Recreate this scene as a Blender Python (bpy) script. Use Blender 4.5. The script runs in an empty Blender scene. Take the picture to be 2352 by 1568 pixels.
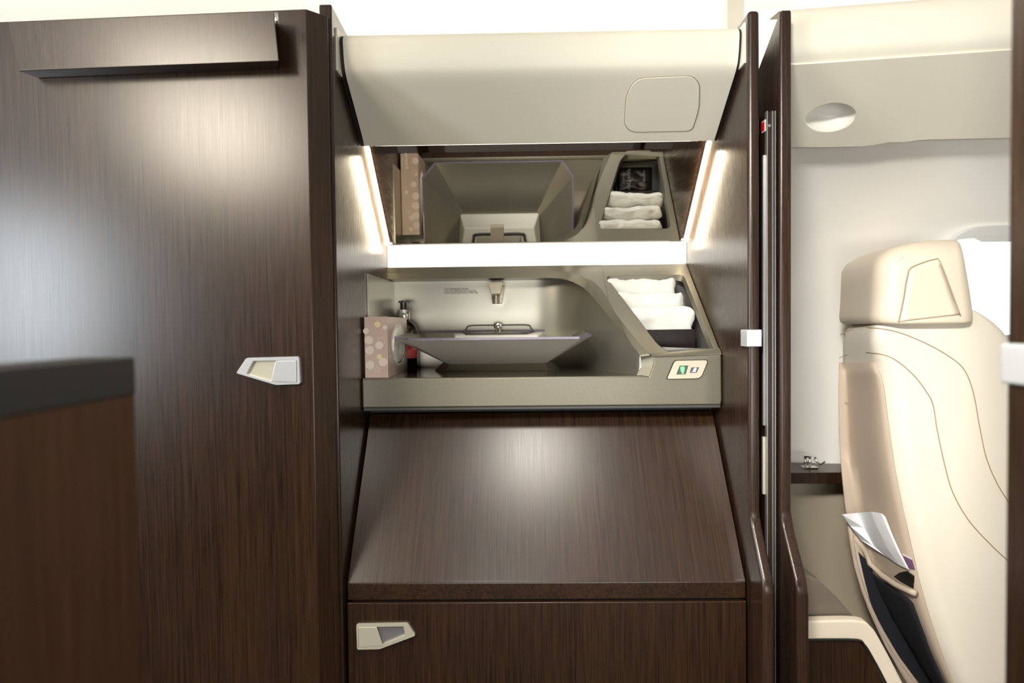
import bpy, bmesh, math, random
from mathutils import Vector, Matrix, noise
from mathutils.bvhtree import BVHTree
from mathutils.geometry import delaunay_2d_cdt
random.seed(7)
scene = bpy.context.scene
COL = scene.collection

# ------------------------------------------------------------------ camera
F, CX, CY = 1450.0, 1176.0, 784.0            # focal length in pixels of the 2352 x 1568 frame
YAW, PITCH, ROLL = 0.01535614, 0.02698077, 0.01143627
H = 1.10                                     # eye height
cy, sy = math.cos(YAW), math.sin(YAW)
fwd = Vector((-sy*math.cos(PITCH), cy*math.cos(PITCH), -math.sin(PITCH)))
rt = Vector((cy, sy, 0)); dn = fwd.cross(rt)
R = rt*math.cos(ROLL) + dn*math.sin(ROLL); D = fwd.cross(R)
EYE = Vector((0, 0, H))
cam = bpy.data.cameras.new('camera'); camo = bpy.data.objects.new('camera', cam); COL.objects.link(camo)
camo.matrix_world = Matrix(((R.x, -D.x, -fwd.x, 0), (R.y, -D.y, -fwd.y, 0), (R.z, -D.z, -fwd.z, H), (0, 0, 0, 1)))
cam.sensor_width = 36; cam.lens = F*36/2352; cam.clip_start = 0.02
cam.dof.use_dof = True; cam.dof.focus_distance = 1.22; cam.dof.aperture_fstop = 2.4
scene.camera = camo

# ------------------------------------------------------------------ world, exposure, lamps
scene.view_settings.view_transform = 'Standard'; scene.view_settings.look = 'None'
scene.view_settings.gamma = 1; scene.view_settings.exposure = 0.05; scene.view_settings.use_curve_mapping = False
w = bpy.data.worlds.new('world'); scene.world = w; w.use_nodes = True
w.node_tree.nodes['Background'].inputs[0].default_value = (1, .96, .9, 1)
w.node_tree.nodes['Background'].inputs[1].default_value = 0.5

def area(name, loc, look, sx, sy, power, col=(1, .93, .82), shape='RECTANGLE', spread=180):
    l = bpy.data.lights.new(name, 'AREA'); l.shape = shape; l.size = sx; l.size_y = sy
    l.energy = power; l.color = col; l.spread = math.radians(spread)
    o = bpy.data.objects.new(name, l); COL.objects.link(o)
    o.location = Vector(loc)+Vector((0, 0, H))
    o.rotation_euler = Vector(look).to_track_quat('-Z', 'Y').to_euler()
    return o
area('ceiling_lamp_aisle', (-.24, -.28, .74), (1.1, 1.6, -.92), .26, .26, 7.2, (1, .95, .88), spread=56)
area('ceiling_lamp_aisle_left', (-1.10, .02, .745), (.35, 1, -.8), .40, .50, 23, (1, .89, .72))
area('ceiling_lamp_vanity', (.04, .60, .755), (0, .1, -1), .24, .24, 3.0, (1, .94, .84), 'DISK', spread=95)
area('cabin_window_left', (-2.2, -.42, .14), (1, .9, -.02), .30, .70, 19, (.84, .93, 1))
area('cabin_window_left_forward', (-2.2, .55, .20), (1, .15, -.02), .42, .6, 9, (.90, .95, 1))
area('floor_bounce_fill', (.35, -1.46, -.32), (0, 1, .15), 1.5, .40, 24, (1, .97, .92))  # unseen fill added low behind the camera, for light bounced off the floor
area('cove_light_vanity', (.04, 1.34, .50), (0, .6, 1), .70, .12, 2.6, spread=130)
area('cove_light_wardrobe', (-1.0, 1.34, .50), (0, .6, 1), 1.2, .12, 7, spread=130)
area('cove_light_suite', (1.0, 1.30, .56), (0, .6, 1), 1.0, .10, 2.6, spread=130)
for sgn, xw in ((-1, -.3134), (1, .3866)):      # the lamps behind the mirror's two sides wash the wood
    area('mirror_edge_lamp', (xw-sgn*.018, 1.372, .256), (sgn, -.25, -.25), .25, .004, .50, (1, .84, .60))
    zax = Vector((-sgn, .35*.69, .35*.72)).normalized(); xax = Vector((0, .724, -.690)); xax = (xax-zax*xax.dot(zax)).normalized(); yax = zax.cross(xax)
    COL.objects[-1].rotation_euler = Matrix((xax, yax, zax)).transposed().to_euler()

# ------------------------------------------------------------------ helpers
def ray(px, py):
    return (fwd + R*((px-CX)/F) + D*((py-CY)/F))
def at(px, py, Y):                          # the point of the plane y = Y seen at a pixel
    d = ray(px, py); return EYE + d*(Y/d.y)
def at_x(px, py, X):
    d = ray(px, py); return EYE + d*(X/d.x)
def on_plane(px, py, p, n):
    d = ray(px, py); return EYE + d*((Vector(p)-EYE).dot(n)/d.dot(n))
V = Vector
def P(x, y, z): return V((x, y, z+H))       # heights are given from eye level

ORG = {}
def thing(name, label, cat, loc=(0, 0, 0), group=None):
    o = bpy.data.objects.new(name, None); COL.objects.link(o); o.location = loc
    o['label'] = label; o['category'] = cat
    if group: o['group'] = group
    ORG[o] = V(loc); return o
def tag(o, label, cat, group=None):
    o['label'] = label; o['category'] = cat
    if group: o['group'] = group
    return o
def struct(o): o['kind'] = 'structure'; return o

def obj(name, verts, faces, mat, parent=None, bevel=0, seg=3, smooth=False, solid=0, base=None):
    """world-space verts; with a parent they are stored relative to the thing's origin"""
    org = ORG[parent] if parent is not None else (V(base) if base is not None else V((0, 0, 0)))
    me = bpy.data.meshes.new(name)
    me.from_pydata([tuple(V(v)-org) for v in verts], [], faces)
    bm = bmesh.new(); bm.from_mesh(me)
    bmesh.ops.remove_doubles(bm, verts=bm.verts, dist=1e-6)
    bmesh.ops.recalc_face_normals(bm, faces=bm.faces); bm.to_mesh(me); bm.free()
    me.materials.append(mat)
    o = bpy.data.objects.new(name, me); COL.objects.link(o)
    if parent is not None: o.parent = parent
    else: o.location = org
    ORG[o] = org
    if smooth:
        for p in me.polygons: p.use_smooth = True
    if solid:
        s = o.modifiers.new('solid', 'SOLIDIFY'); s.thickness = solid; s.offset = -1
    if bevel:
        b = o.modifiers.new('bevel', 'BEVEL'); b.width = bevel; b.segments = seg; b.limit_method = 'ANGLE'; b.angle_limit = math.radians(28)
        for p in me.polygons: p.use_smooth = True
        wn = o.modifiers.new('wn', 'WEIGHTED_NORMAL'); wn.keep_sharp = True
    return o
def fix(o, parent):                          # sub-part: parent is itself a part at its thing's origin
    o.parent = parent; return o

def box_vf(x0, x1, y0, y1, z0, z1):
    v = [P(x, y, z) for x in (x0, x1) for y in (y0, y1) for z in (z0, z1)]
    f = [(0, 1, 3, 2), (4, 6, 7, 5), (0, 4, 5, 1), (2, 3, 7, 6), (0, 2, 6, 4), (1, 5, 7, 3)]
    return v, f
def box(name, x0, x1, y0, y1, z0, z1, mat, parent=None, bevel=0, **k):
    v, f = box_vf(x0, x1, y0, y1, z0, z1); return obj(name, v, f, mat, parent, bevel, **k)
def hull_prism(front, off):                  # polygon of 3d points + offset vector
    n = len(front); off = V(off)
    v = [V(p) for p in front]+[V(p)+off for p in front]
    f = [tuple(range(n)), tuple(range(2*n-1, n-1, -1))]+[(i, (i+1) % n, n+(i+1) % n, n+i) for i in range(n)]
    return v, f
def prism(name, front, off, mat, parent=None, bevel=0, **k):
    v, f = hull_prism(front, off); return obj(name, v, f, mat, parent, bevel, **k)
def loft_vf(rings, closed=True, caps=True):
    n = len(rings[0]); v = [V(p) for r in rings for p in r]; f = []
    for i in range(len(rings)-1):
        for j in range(n if closed else n-1):
            a, b = i*n+j, i*n+(j+1) % n
            f.append((a, b, b+n, a+n))
    if caps and closed:
        f.append(tuple(range(n-1, -1, -1))); f.append(tuple(range((len(rings)-1)*n, len(rings)*n)))
    return v, f
def strip(name, a, b, mat, parent=None, **k):
    v, f = loft_vf([a, b], closed=False); return obj(name, v, f, mat, parent, **k)
def catmull(pts, n=8):
    pts = [V(p) for p in pts]; o = []
    for i in range(len(pts)-1):
        p0 = pts[max(i-1, 0)]; p1 = pts[i]; p2 = pts[i+1]; p3 = pts[min(i+2, len(pts)-1)]
        for k in range(n):
            t = k/n
            o.append(.5*((2*p1)+(p2-p0)*t+(2*p0-5*p1+4*p2-p3)*t*t+(3*p1-p0-3*p2+p3)*t**3))
    return o+[pts[-1]]
def resample(pts, n):
    pts = [V(p) for p in pts]; L = [0]
    for a, b in zip(pts, pts[1:]): L.append(L[-1]+(b-a).length)
    o = []; j = 0
    for k in range(n):
        s = L[-1]*k/(n-1)
        while j < len(L)-2 and L[j+1] < s: j += 1
        t = (s-L[j])/max(L[j+1]-L[j], 1e-9); o.append(pts[j].lerp(pts[j+1], min(t, 1)))
    return o
def tube_vf(path, r, n=8):
    path = [V(p) for p in path]; rings = []
    up = V((.3, .2, .93))
    for i, p in enumerate(path):
        t = (path[min(i+1, len(path)-1)]-path[max(i-1, 0)]).normalized()
        a = t.cross(up)
        a = a.normalized() if a.length > 1e-4 else V((1, 0, 0)); b = t.cross(a)
        rr = r[i] if isinstance(r, (list, tuple)) else r
        rings.append([p+a*math.cos(2*math.pi*k/n)*rr+b*math.sin(2*math.pi*k/n)*rr for k in range(n)])
    return loft_vf(rings)
def tube(name, path, r, mat, parent=None, n=8, **k):
    v, f = tube_vf(path, r, n); return obj(name, v, f, mat, parent, smooth=True, **k)
def lathe(name, c, prof, mat, parent=None, n=32, axis='z', **k):
    rings = []
    for r, h in prof:
        rg = []
        for i in range(n):
            a = 2*math.pi*i/n
            if axis == 'z': rg.append(c+V((r*math.cos(a), r*math.sin(a), h)))
            else: rg.append(c+V((r*math.cos(a), -h, r*math.sin(a))))
        rings.append(rg)
    v, f = loft_vf(rings); o = obj(name, v, f, mat, parent, **k)
    for p in o.data.polygons: p.use_smooth = len(p.vertices) == 4
    e = o.modifiers.new('es', 'EDGE_SPLIT'); e.split_angle = math.radians(40)
    return o
def rounded(pts, rad, n=5):
    """round the corners of a closed 3d polygon; rad a number or one per corner"""
    pts = [V(p) for p in pts]; o = []; m = len(pts)
    for i, p in enumerate(pts):
        r = rad[i] if isinstance(rad, (list, tuple)) else rad
        a = pts[i-1]-p; b = pts[(i+1) % m]-p
        r_ = min(r, a.length*.49, b.length*.49)
        s = p+a.normalized()*r_; e = p+b.normalized()*r_
        if r_ < 1e-6: o.append(p); continue
        for k in range(n+1):
            t = k/n; o.append(s*(1-t)**2+p*2*t*(1-t)+e*t*t)
    return o
def inside(p, poly):
    c = False; n = len(poly)
    for i in range(n):
        a, b = poly[i], poly[i-1]
        if (a.y > p.y) != (b.y > p.y) and p.x < (b.x-a.x)*(p.y-a.y)/(b.y-a.y)+a.x: c = not c
    return c
def sheet_with_holes(name, outer, holes, mat, parent=None, solid=.004, bevel=0, **k):
    o_ = V(outer[0]); nn = V((0, 0, 0))
    for a, b in zip(outer, outer[1:]+outer[:1]): nn += (V(a)-o_).cross(V(b)-o_)
    nn.normalize(); ux = (V(outer[1])-o_).normalized(); ux = (ux-nn*ux.dot(nn)).normalized(); uy = nn.cross(ux)
    loops = [[V(((V(p)-o_).dot(ux), (V(p)-o_).dot(uy))) for p in L] for L in [outer]+holes]
    co, ed = [], []
    for L in loops:
        b = len(co); co += L; ed += [(b+i, b+(i+1) % len(L)) for i in range(len(L))]
    v2, _, f2, _, _, _ = delaunay_2d_cdt(co, ed, [], 0, 1e-7)
    keep = []
    for q in f2:
        c = sum((v2[i] for i in q), V((0, 0)))/len(q)
        if inside(c, loops[0]) and not any(inside(c, L) for L in loops[1:]): keep.append(tuple(q))
    return obj(name, [o_+ux*p.x+uy*p.y for p in v2], keep, mat, parent, bevel=bevel, solid=solid, **k)
def text(name, body, size, origin, xd, yd, mat, parent, align='LEFT', spacing=1.0, shear=0, squash=1.0):
    c = bpy.data.curves.new(name, 'FONT'); c.body = body; c.size = size; c.align_x = align; c.space_line = spacing; c.shear = shear
    c.extrude = 0.00015; c.resolution_u = 3
    t = bpy.data.objects.new(name+'_src', c); COL.objects.link(t)
    bpy.context.view_layer.update()
    me = bpy.data.meshes.new_from_object(t.evaluated_get(bpy.context.evaluated_depsgraph_get()))
    bpy.data.objects.remove(t); bpy.data.curves.remove(c)
    xd = V(xd).normalized(); yd = V(yd).normalized(); zd = xd.cross(yd)
    vs = [V(origin)+xd*v.co.x*squash+yd*v.co.y+zd*v.co.z for v in me.vertices]; fs = [tuple(p.vertices) for p in me.polygons]
    bpy.data.meshes.remove(me)
    return obj(name, vs, fs, mat, parent)

# ------------------------------------------------------------------ materials
def mat(name, col, rough=.5, metal=0, spec=.5, coat=0, coat_r=.1, emit=None, es=0, trans=0, bump=None, sheen=0):
    m = bpy.data.materials.new(name); m.use_nodes = True; b = m.node_tree.nodes['Principled BSDF']
    b.inputs['Base Color'].default_value = (*col, 1); b.inputs['Roughness'].default_value = rough
    b.inputs['Metallic'].default_value = metal; b.inputs['Specular IOR Level'].default_value = spec
    b.inputs['Coat Weight'].default_value = coat; b.inputs['Coat Roughness'].default_value = coat_r
    b.inputs['Transmission Weight'].default_value = trans; b.inputs['Sheen Weight'].default_value = sheen
    if emit: b.inputs['Emission Color'].default_value = (*emit, 1); b.inputs['Emission Strength'].default_value = es
    if bump:
        sc, st = bump; N = m.node_tree.nodes; L = m.node_tree.links
        tc = N.new('ShaderNodeTexCoord'); nz = N.new('ShaderNodeTexNoise'); nz.inputs['Scale'].default_value = sc; nz.inputs['Detail'].default_value = 4
        bp = N.new('ShaderNodeBump'); bp.inputs['Strength'].default_value = st; bp.inputs['Distance'].default_value = .002
        L.new(tc.outputs['Object'], nz.inputs['Vector']); L.new(nz.outputs['Fac'], bp.inputs['Height']); L.new(bp.outputs[0], b.inputs['Normal'])
    return m
def speckle(m, sc, a, b_, rough=None):
    N = m.node_tree.nodes; L = m.node_tree.links; b = N['Principled BSDF']
    tc = N.new('ShaderNodeTexCoord'); nz = N.new('ShaderNodeTexNoise'); nz.inputs['Scale'].default_value = sc; nz.inputs['Detail'].default_value = 3
    cr = N.new('ShaderNodeValToRGB'); cr.color_ramp.elements[0].position = .35; cr.color_ramp.elements[1].position = .65
    cr.color_ramp.elements[0].color = (*a, 1); cr.color_ramp.elements[1].color = (*b_, 1)
    L.new(tc.outputs['Object'], nz.inputs['Vector']); L.new(nz.outputs['Fac'], cr.inputs[0]); L.new(cr.outputs[0], b.inputs['Base Color'])
    return m
def wood(name, dark, light, rough=.36, spec=.5, tilt=0.0):
    m = mat(name, light, rough, spec=spec); N = m.node_tree.nodes; L = m.node_tree.links; b = N['Principled BSDF']
    tc = N.new('ShaderNodeTexCoord'); m0 = N.new('ShaderNodeMapping'); m0.inputs['Rotation'].default_value = (tilt, 0, 0)
    mp = N.new('ShaderNodeMapping'); mp.inputs['Scale'].default_value = (1, 1, .018)
    L.new(tc.outputs['Object'], m0.inputs['Vector']); L.new(m0.outputs[0], mp.inputs['Vector'])
    def nz(sc, det, rg):
        n = N.new('ShaderNodeTexNoise'); n.inputs['Scale'].default_value = sc; n.inputs['Detail'].default_value = det; n.inputs['Roughness'].default_value = rg
        L.new(mp.outputs[0], n.inputs['Vector']); return n
    n1 = nz(640, 4, .65); n2 = nz(210, 3, .55); n3 = nz(14, 2, .5)
    def mix(a, wa, add):
        q = N.new('ShaderNodeMath'); q.operation = 'MULTIPLY_ADD'; q.inputs[1].default_value = wa
        L.new(a.outputs[0], q.inputs[0])
        if add is None: q.inputs[2].default_value = 0
        else: L.new(add.outputs[0], q.inputs[2])
        return q
    mx = mix(n3, .12, mix(n2, .30, mix(n1, .58, None)))
    cr = N.new('ShaderNodeValToRGB'); e = cr.color_ramp.elements
    e[0].position = .37; e[0].color = (*dark, 1); e[1].position = .66; e[1].color = (*light, 1)
    L.new(mx.outputs[0], cr.inputs[0]); L.new(cr.outputs[0], b.inputs['Base Color'])
    rr = N.new('ShaderNodeMapRange'); rr.inputs['To Min'].default_value = rough-.05; rr.inputs['To Max'].default_value = rough+.06
    L.new(n1.outputs['Fac'], rr.inputs['Value']); L.new(rr.outputs[0], b.inputs['Roughness'])
    return m
WOOD = wood('dark_wenge_veneer', (.0064, .0026, .0009), (.048, .0205, .0074), .29, .6)
WOODS = wood('dark_wenge_veneer_slope', (.0064, .0026, .0009), (.048, .0205, .0074), .29, .6, tilt=.606)
WOODP = wood('wenge_edge_veneer', (.011, .0052, .0030), (.042, .022, .0125), .27)
CREAM = mat('cream_liner', (.76, .73, .62), .55, bump=(900, .04))
CREAMW = mat('white_liner', (.88, .865, .82), .55)
CEIL = mat('ceiling_white', (.9, .89, .86), .6)
CARPET = speckle(mat('carpet', (.06, .045, .04), .95), 260, (.04, .03, .028), (.09, .07, .06))
HOUS = speckle(mat('bronze_silver_paint', (.3, .28, .23), .38, .55), 1400, (.145, .133, .098), (.190, .175, .134))
STEEL = mat('satin_silver', (.46, .445, .38), .30, .88)
DECK = mat('polished_bronze_deck', (.30, .27, .22), .10, .85)
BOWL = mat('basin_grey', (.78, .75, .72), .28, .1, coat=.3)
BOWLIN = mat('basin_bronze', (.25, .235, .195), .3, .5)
RIM = mat('mauve_acrylic_edge', (.20, .17, .24), .12, coat=.6)
WHITE = mat('white_plastic', (.86, .85, .80), .3)
IVORY = mat('ivory_metal', (.44, .39, .30), .28, .3)
NICKEL = mat('satin_nickel', (.50, .44, .35), .25, .8)
CHROME = mat('chrome', (.85, .84, .82), .06, 1)
MIRROR = mat('mirror_glass', (.64, .635, .60), .005, 1)
MEDGE = mat('mirror_bevel', (.62, .62, .60), .02, 1)
BLACK = mat('black_gap', (.006, .006, .006), .6)
BLACKP = mat('black_plastic', (.012, .012, .013), .25)
DARKG = mat('dark_grey', (.05, .05, .048), .4)
HANDLE = mat('handle_silver', (.66, .68, .70), .28, .45)
HANDLEC = mat('handle_champagne', (.70, .66, .52), .3, .5)
BAND = mat('light_panel', (.9, .88, .82), .4, emit=(1, .97, .90), es=1.25)
GLOW = mat('light_strip', (.9, .85, .75), .4, emit=(1, .82, .56), es=34)
LEATHER = mat('cream_leather', (.72, .635, .51), .48, bump=(420, .06))
LEATHERW = mat('ivory_leather', (.73, .68, .58), .48, bump=(420, .06))
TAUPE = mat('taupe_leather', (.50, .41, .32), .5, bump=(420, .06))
LINER = mat('grey_liner', (.17, .17, .16), .32, .3)
TAUPEG = mat('grey_taupe', (.14, .115, .09), .45)
TANW = mat('tan_lower_liner', (.38, .325, .235), .55)
STITCH = mat('stitch', (.36, .26, .16), .7)
NAVY = mat('navy_mesh', (.006, .007, .013), .9, bump=(1500, .4))
PAPER = mat('white_paper', (.82, .83, .84), .7)
TOWEL = mat('white_terry', (.76, .76, .72), .95, bump=(700, .9), sheen=.3)
TISSUEBOX = mat('rose_card', (.56, .42, .35), .35, coat=.2)
TISSUE = mat('tissue_film', (.86, .85, .78), .35)
DOT1 = mat('print_pale', (.78, .66, .58), .35)
DOT2 = mat('print_gold', (.84, .68, .38), .35)
PRINTW = mat('print_cream', (.92, .88, .76), .5)
RED = mat('bottle_label', (.46, .03, .06), .4)
REDL = mat('bottle_label_light', (.62, .10, .09), .4)
ORANGE = mat('print_orange', (.85, .35, .12), .5)
BOTTLE = mat('dark_bottle', (.006, .004, .004), .06, coat=.5)
COLLAR = mat('brushed_collar', (.86, .86, .85), .16, 1)
PACK = mat('black_sachet', (.012, .012, .012), .3)
GREYPRINT = mat('print_grey', (.55, .55, .52), .6)
INK = mat('ink', (.05, .045, .035), .7)
GREENL = mat('green_indicator', (.1, .9, .2), .4, emit=(.12, 1, .18), es=1.5)
BLUEL = mat('white_indicator', (.8, .9, 1), .4, emit=(.72, .86, 1), es=1.4)
GBLK = mat('green_black_window', (.02, .045, .025), .25)
BBLK = mat('blue_black_window', (.025, .035, .055), .25)
REDP = mat('red_marker', (.75, .01, .02), .35)
SKY = mat('daylight', (1, 1, 1), .5, emit=(.93, .97, 1), es=1.6)
GLASS = mat('window_glass', (1, 1, 1), .02, trans=1)
GREYL = mat('pale_grey_plastic', (.62, .63, .62), .4)
GREYM = mat('grey_metal', (.36, .36, .36), .3, .7)
PURP = mat('purple_print', (.16, .09, .17), .4)
CAPD = mat('dark_cap', (.016, .016, .0145), .5)
WOODF = wood('reddish_wood', (.030, .0125, .006), (.078, .034, .016), .5, .3)
WOODD = wood('dark_divider_veneer', (.004, .002, .0012), (.016, .009, .006), .4, .3)

XL, XR = -.3134, .3866                       # the bay's side walls
# ------------------------------------------------------------------ the room
struct(box('floor', -2.3, 2.4, -1.5, 1.8, -H-.03, -H, CARPET))
struct(box('ceiling', -2.3, 2.4, -1.5, 1.8, .78, .82, CEIL))
struct(box('wall_front', -2.3, 2.4, -1.54, -1.5, -H, .78, WOOD))
struct(box('wall_port', -2.34, -2.3, -1.54, 1.8, -H, .78, CREAM))
struct(box('wall_starboard', 2.4, 2.44, -1.54, 1.8, -H, .78, CREAM))
struct(box('wall_back', -2.3, 2.4, 1.66, 1.70, -H, .78, CREAMW))

def post_profile(y_f, y_bulge, y_back, top, top_back):
    """outline of a partition in the (y, z) plane: upright, leaning out below the counter"""
    return [(y_f, top), (y_f, -.325), (y_f-.012, -.352), (y_bulge+.008, -.418), (y_bulge, -.445), (y_bulge, -H), (y_back, -H), (y_back, top_back)]
def partition_vf(x0, x1, prof):
    return hull_prism([P(x0, y, z) for y, z in prof], (x1-x0, 0, 0))
# side walls of the vanity bay
v, f = partition_vf(XR, XR+.0195, post_profile(1.081, 1.016, 1.655, at(1730, 22, 1.081).z-H, .51))
wr = struct(obj('wall_right', v, f, WOODP, bevel=.0065, seg=4))
v, f = hull_prism([P(XL-.0215, y, z) for y, z in [(1.071, at(740, 9, 1.071).z-H), (1.071, -H), (1.655, -H), (1.655, .50)]], (.0215, 0, 0))
wl = struct(obj('wall_left', v, f, WOODP, bevel=.003))

# ------------------------------------------------------------------ wardrobe left of the bay
struct(box('reflection_strip_left', XL, XL+.003, 1.092, 1.60, .44, .512, CREAM))  # cream colour stands for the bright reflection on the wall's inner face
struct(box('reflection_strip_right', XR-.003, XR, 1.092, 1.60, .44, .508, CREAM))  # the same reflection put in as cream on the right wall
def wy(x): return 1.040+.045*(-.355-x)       # its front leans back to the left
ward = thing('wardrobe', 'tall dark wenge wardrobe with an angled right corner left of the vanity bay', 'wardrobe', P(-.75, 1.3, -H))
xl = -1.75
foot = [P(-.3185, 1.0655, 0), P(-.3460, 1.0396, 0), P(xl, wy(xl), 0), P(xl, 1.62, 0), P(-.336, 1.62, 0), P(-.336, 1.0695, 0), P(-.3185, 1.0695, 0)]
ztop = .5185
low = [p+V((0, 0, -H)) for p in foot]
top = [p+V((0, 0, ztop)) for p in foot]
v, f = loft_vf([low, top]); obj('carcass', v, f, WOOD, ward, bevel=.0012, seg=2)
# proud flap along the top
fx0, fx1 = at(36, 150, 1.02).x, at(637, 130, .998).x
def flap(x, dy, z): return P(x, wy(x)-dy, z)
z0, z1 = .4205, .4985
fr = [flap(fx0, .036, z0), flap(fx1, .036, z0), flap(at(627.5, 17, 1.000).x, .0392, z1), flap(at(22, 38, 1.027).x, .0392, z1)]
bk = [flap(fx0+.004, .0015, z0+.002), flap(fx1-.016, .0015, z0+.002), flap(fx1-.022, .0015, z1), flap(fx0, .0015, z1)]
v, f = loft_vf([fr, bk]); fl = obj('drop_down_flap', v, f, WOOD, ward, bevel=.0015)
fl['label'] = 'proud flap panel along the top of the wardrobe'
tube('hinge_pin', [at(634, 30, .995), at(636, 54, .995)], .0028, CHROME, ward)

# ------------------------------------------------------------------ latch handles
def latch_handle(parent, pxs, plane_pt, n, hole, paddle, mats, offs=.0):
    """frame with a recessed pocket and a paddle; outlines traced on the panel's own plane"""
    mf, mp_, mh = mats; n = V(n).normalized()
    q = lambda L: [on_plane(x, y, plane_pt, n) for x, y in L]
    outer = rounded(q(pxs), [.0035 if i else .0035 for i in range(len(pxs))])
    hl = rounded(q(hole), .0012)
    o = sheet_with_holes('handle', [p+n*.0055 for p in outer], [[p+n*.0055 for p in hl]], mf, parent, solid=.0050, bevel=.0012)
    floor_ = [p+n*.0008 for p in hl]; v, f = hull_prism(floor_, n*.0004)
    ORG[o] = ORG[parent]
    obj('recess', v, f, mh, o)
    v, f = hull_prism([p+n*.0046 for p in rounded(q(paddle), .0012)], n*.0018)
    obj('paddle', v, f, mp_, o, bevel=.0006)
    return o
nw = V((-.045, -1, 0)).normalized()
latch_handle(ward, [(546, 856), (569, 821.5), (689, 818), (692, 881), (636, 883)], P(-.355, 1.040, 0), nw,
             [(569, 858), (585, 828), (636.5, 827), (685, 826.5), (685, 877.5), (630, 876)], [(637, 828), (683.5, 827), (684, 877), (626, 875)], (HANDLE, HANDLE, HANDLEC))

# ------------------------------------------------------------------ overhead liner of the bay
oh = thing('overhead_panel', 'cream overhead liner panel leaning over the vanity mirror', 'panel', P(.037, 1.2, .35))
prof = catmull([(1.2450, .3570), (1.2425, .3545), (1.2405, .3550), (1.205, .3790), (1.155, .4130), (1.118, .4385), (1.107, .4560), (1.102, .478), (1.102, .4985), (1.125, .511), (1.20, .520)], 5)
inner = [(1.20, .50), (1.20, .42)]
rows = []
pl = [(p.x, p.y) for p in [V((a, b, 0)) for a, b in [(q[0], q[1]) for q in prof]]]
full = pl+[(1.235, .505), (1.25, .40)]
v, f = hull_prism([P(XL+.010, y, z) for y, z in full], (XR-XL-.018, 0, 0))
op = obj('liner', v, f, CREAM, oh, bevel=.004, seg=3)
for xx in (XL+.0008, XR-.0075):
    v, f = hull_prism([P(xx, y+.004, z+.001) for y, z in full], (.0068, 0, 0)); obj('edge_seal', v, f, BLACK, oh)
# hatch on the slope
sp, sn = P(0, 1.205, .3790), V((0, -(.4130-.3790), -(1.205-1.155))).normalized()
hq = [(1461, 178), (1590, 172.5), (1608, 190), (1607, 250), (1590, 301), (1450, 303.5), (1433, 288), (1437, 215)]
hpts = rounded([on_plane(x, y, sp, sn) for x, y in hq], [.016, .012, .012, .02, .012, .012, .012, .02])
cen = sum(hpts, V())/len(hpts)
v, f = hull_prism([p-sn*.004 for p in hpts], sn*.0046); obj('hatch_gap', v, f, STITCH, oh)
v, f = hull_prism([cen+(p-cen)*.980-sn*.004 for p in hpts], sn*.0056); obj('hatch', v, f, CREAM, oh, bevel=.0008)

# ------------------------------------------------------------------ mirror, light strips and light panel
MB, MT = V((0, 1.4838, .1895)), V((0, 1.2990, .3655))
mn = V((0, -(MT.z-MB.z), -(MB.y-MT.y))).normalized(); mt = (MT-MB).normalized()
def M(x, s, d=0): q = MB+mt*s+mn*d; return P(x, q.y, q.z)
ML = (MT-MB).length
mi = thing('vanity_mirror', 'slanting wide mirror under the cream overhead panel reflecting the basin', 'mirror', M(.037, 0))
a, b = XL+.0045, XR-.0045
bw = .0085
v, f = hull_prism([M(a+bw, .002, 0), M(b-bw, .002, 0), M(b-bw, ML-.014, 0), M(a+bw, ML-.014, 0)], mn*-.004); obj('mirror_glass', v, f, MIRROR, mi)
for nm, q in (('bevelled_edge', [(a, 0, -.0035), (a+bw, .002, 0), (a+bw, ML-.014, 0), (a, ML, -.0035)]),
              ('bevelled_edge', [(b-bw, .002, 0), (b, 0, -.0035), (b, ML, -.0035), (b-bw, ML-.014, 0)]),
              ('bevelled_edge', [(a, ML, -.0038), (a+bw, ML-.014, 0), (b-bw, ML-.014, 0), (b, ML, -.0038)])):
    v, f = hull_prism([M(*p) for p in q], mn*-.003); obj(nm, v, f, MEDGE, mi)
for x0, x1 in ((XL+.0010, XL+.0028), (XR-.0028, XR-.0010)):
    s = 'left' if x0 < 0 else 'right'
    ls = prism('light_strip', [M(x0, -.004, -.001), M(x1, -.004, -.001), M(x1, ML, -.001), M(x0, ML, -.001)], mn*-.006, GLOW, mi)
lp = prism('light_panel', [P(XL+.001, 1.482, .138), P(XR-.001, 1.482, .138), P(XR-.001, 1.482, .1885), P(XL+.001, 1.482, .1885)], (0, .02, 0), BAND, mi)
lp['label'] = 'long white glowing light panel along the lower edge'

# ------------------------------------------------------------------ vanity surround
vu = thing('vanity_unit', 'bronze silver moulded vanity surround with basin recess and towel bin', 'vanity', P(.037, 1.35, -.16))
Sp, k_ = P(0, 1.482, .1365), .773
Sn = V((0, -k_, 1)).normalized()
def S(px, py, d=0): return on_plane(px, py, Sp+Sn*d, Sn)
def Sz(y): return .1365+k_*(y-1.482)
ridge_px = [(884, 628), (1000, 626.5), (1100, 625), (1200, 623.5), (1262, 623), (1308, 625), (1345, 638), (1372, 668), (1400, 703), (1432, 744), (1460, 779), (1489, 812)]
def wgt(x, a, b_): t = max(0, min(1, (x-a)/(b_-a))); return t*t*(3-2*t)
ridge = [at(x, y, 1.4785).lerp(S(x, y), wgt(x, 1240, 1395)) for x, y in ridge_px]
ridge[0].x = XL+.001
fr_pts = [at(1500, 819, 1.2235), at(1500, 838, 1.2225), at(1490, 864, 1.222)]
ridge_full = catmull(ridge+fr_pts, 5)
inn_px = [(884, 641), (1000, 640), (1100, 639), (1200, 638), (1258, 638), (1297, 641), (1334, 657), (1355, 675), (1384, 709), (1412, 744), (1441, 780), (1468, 813)]
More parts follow.
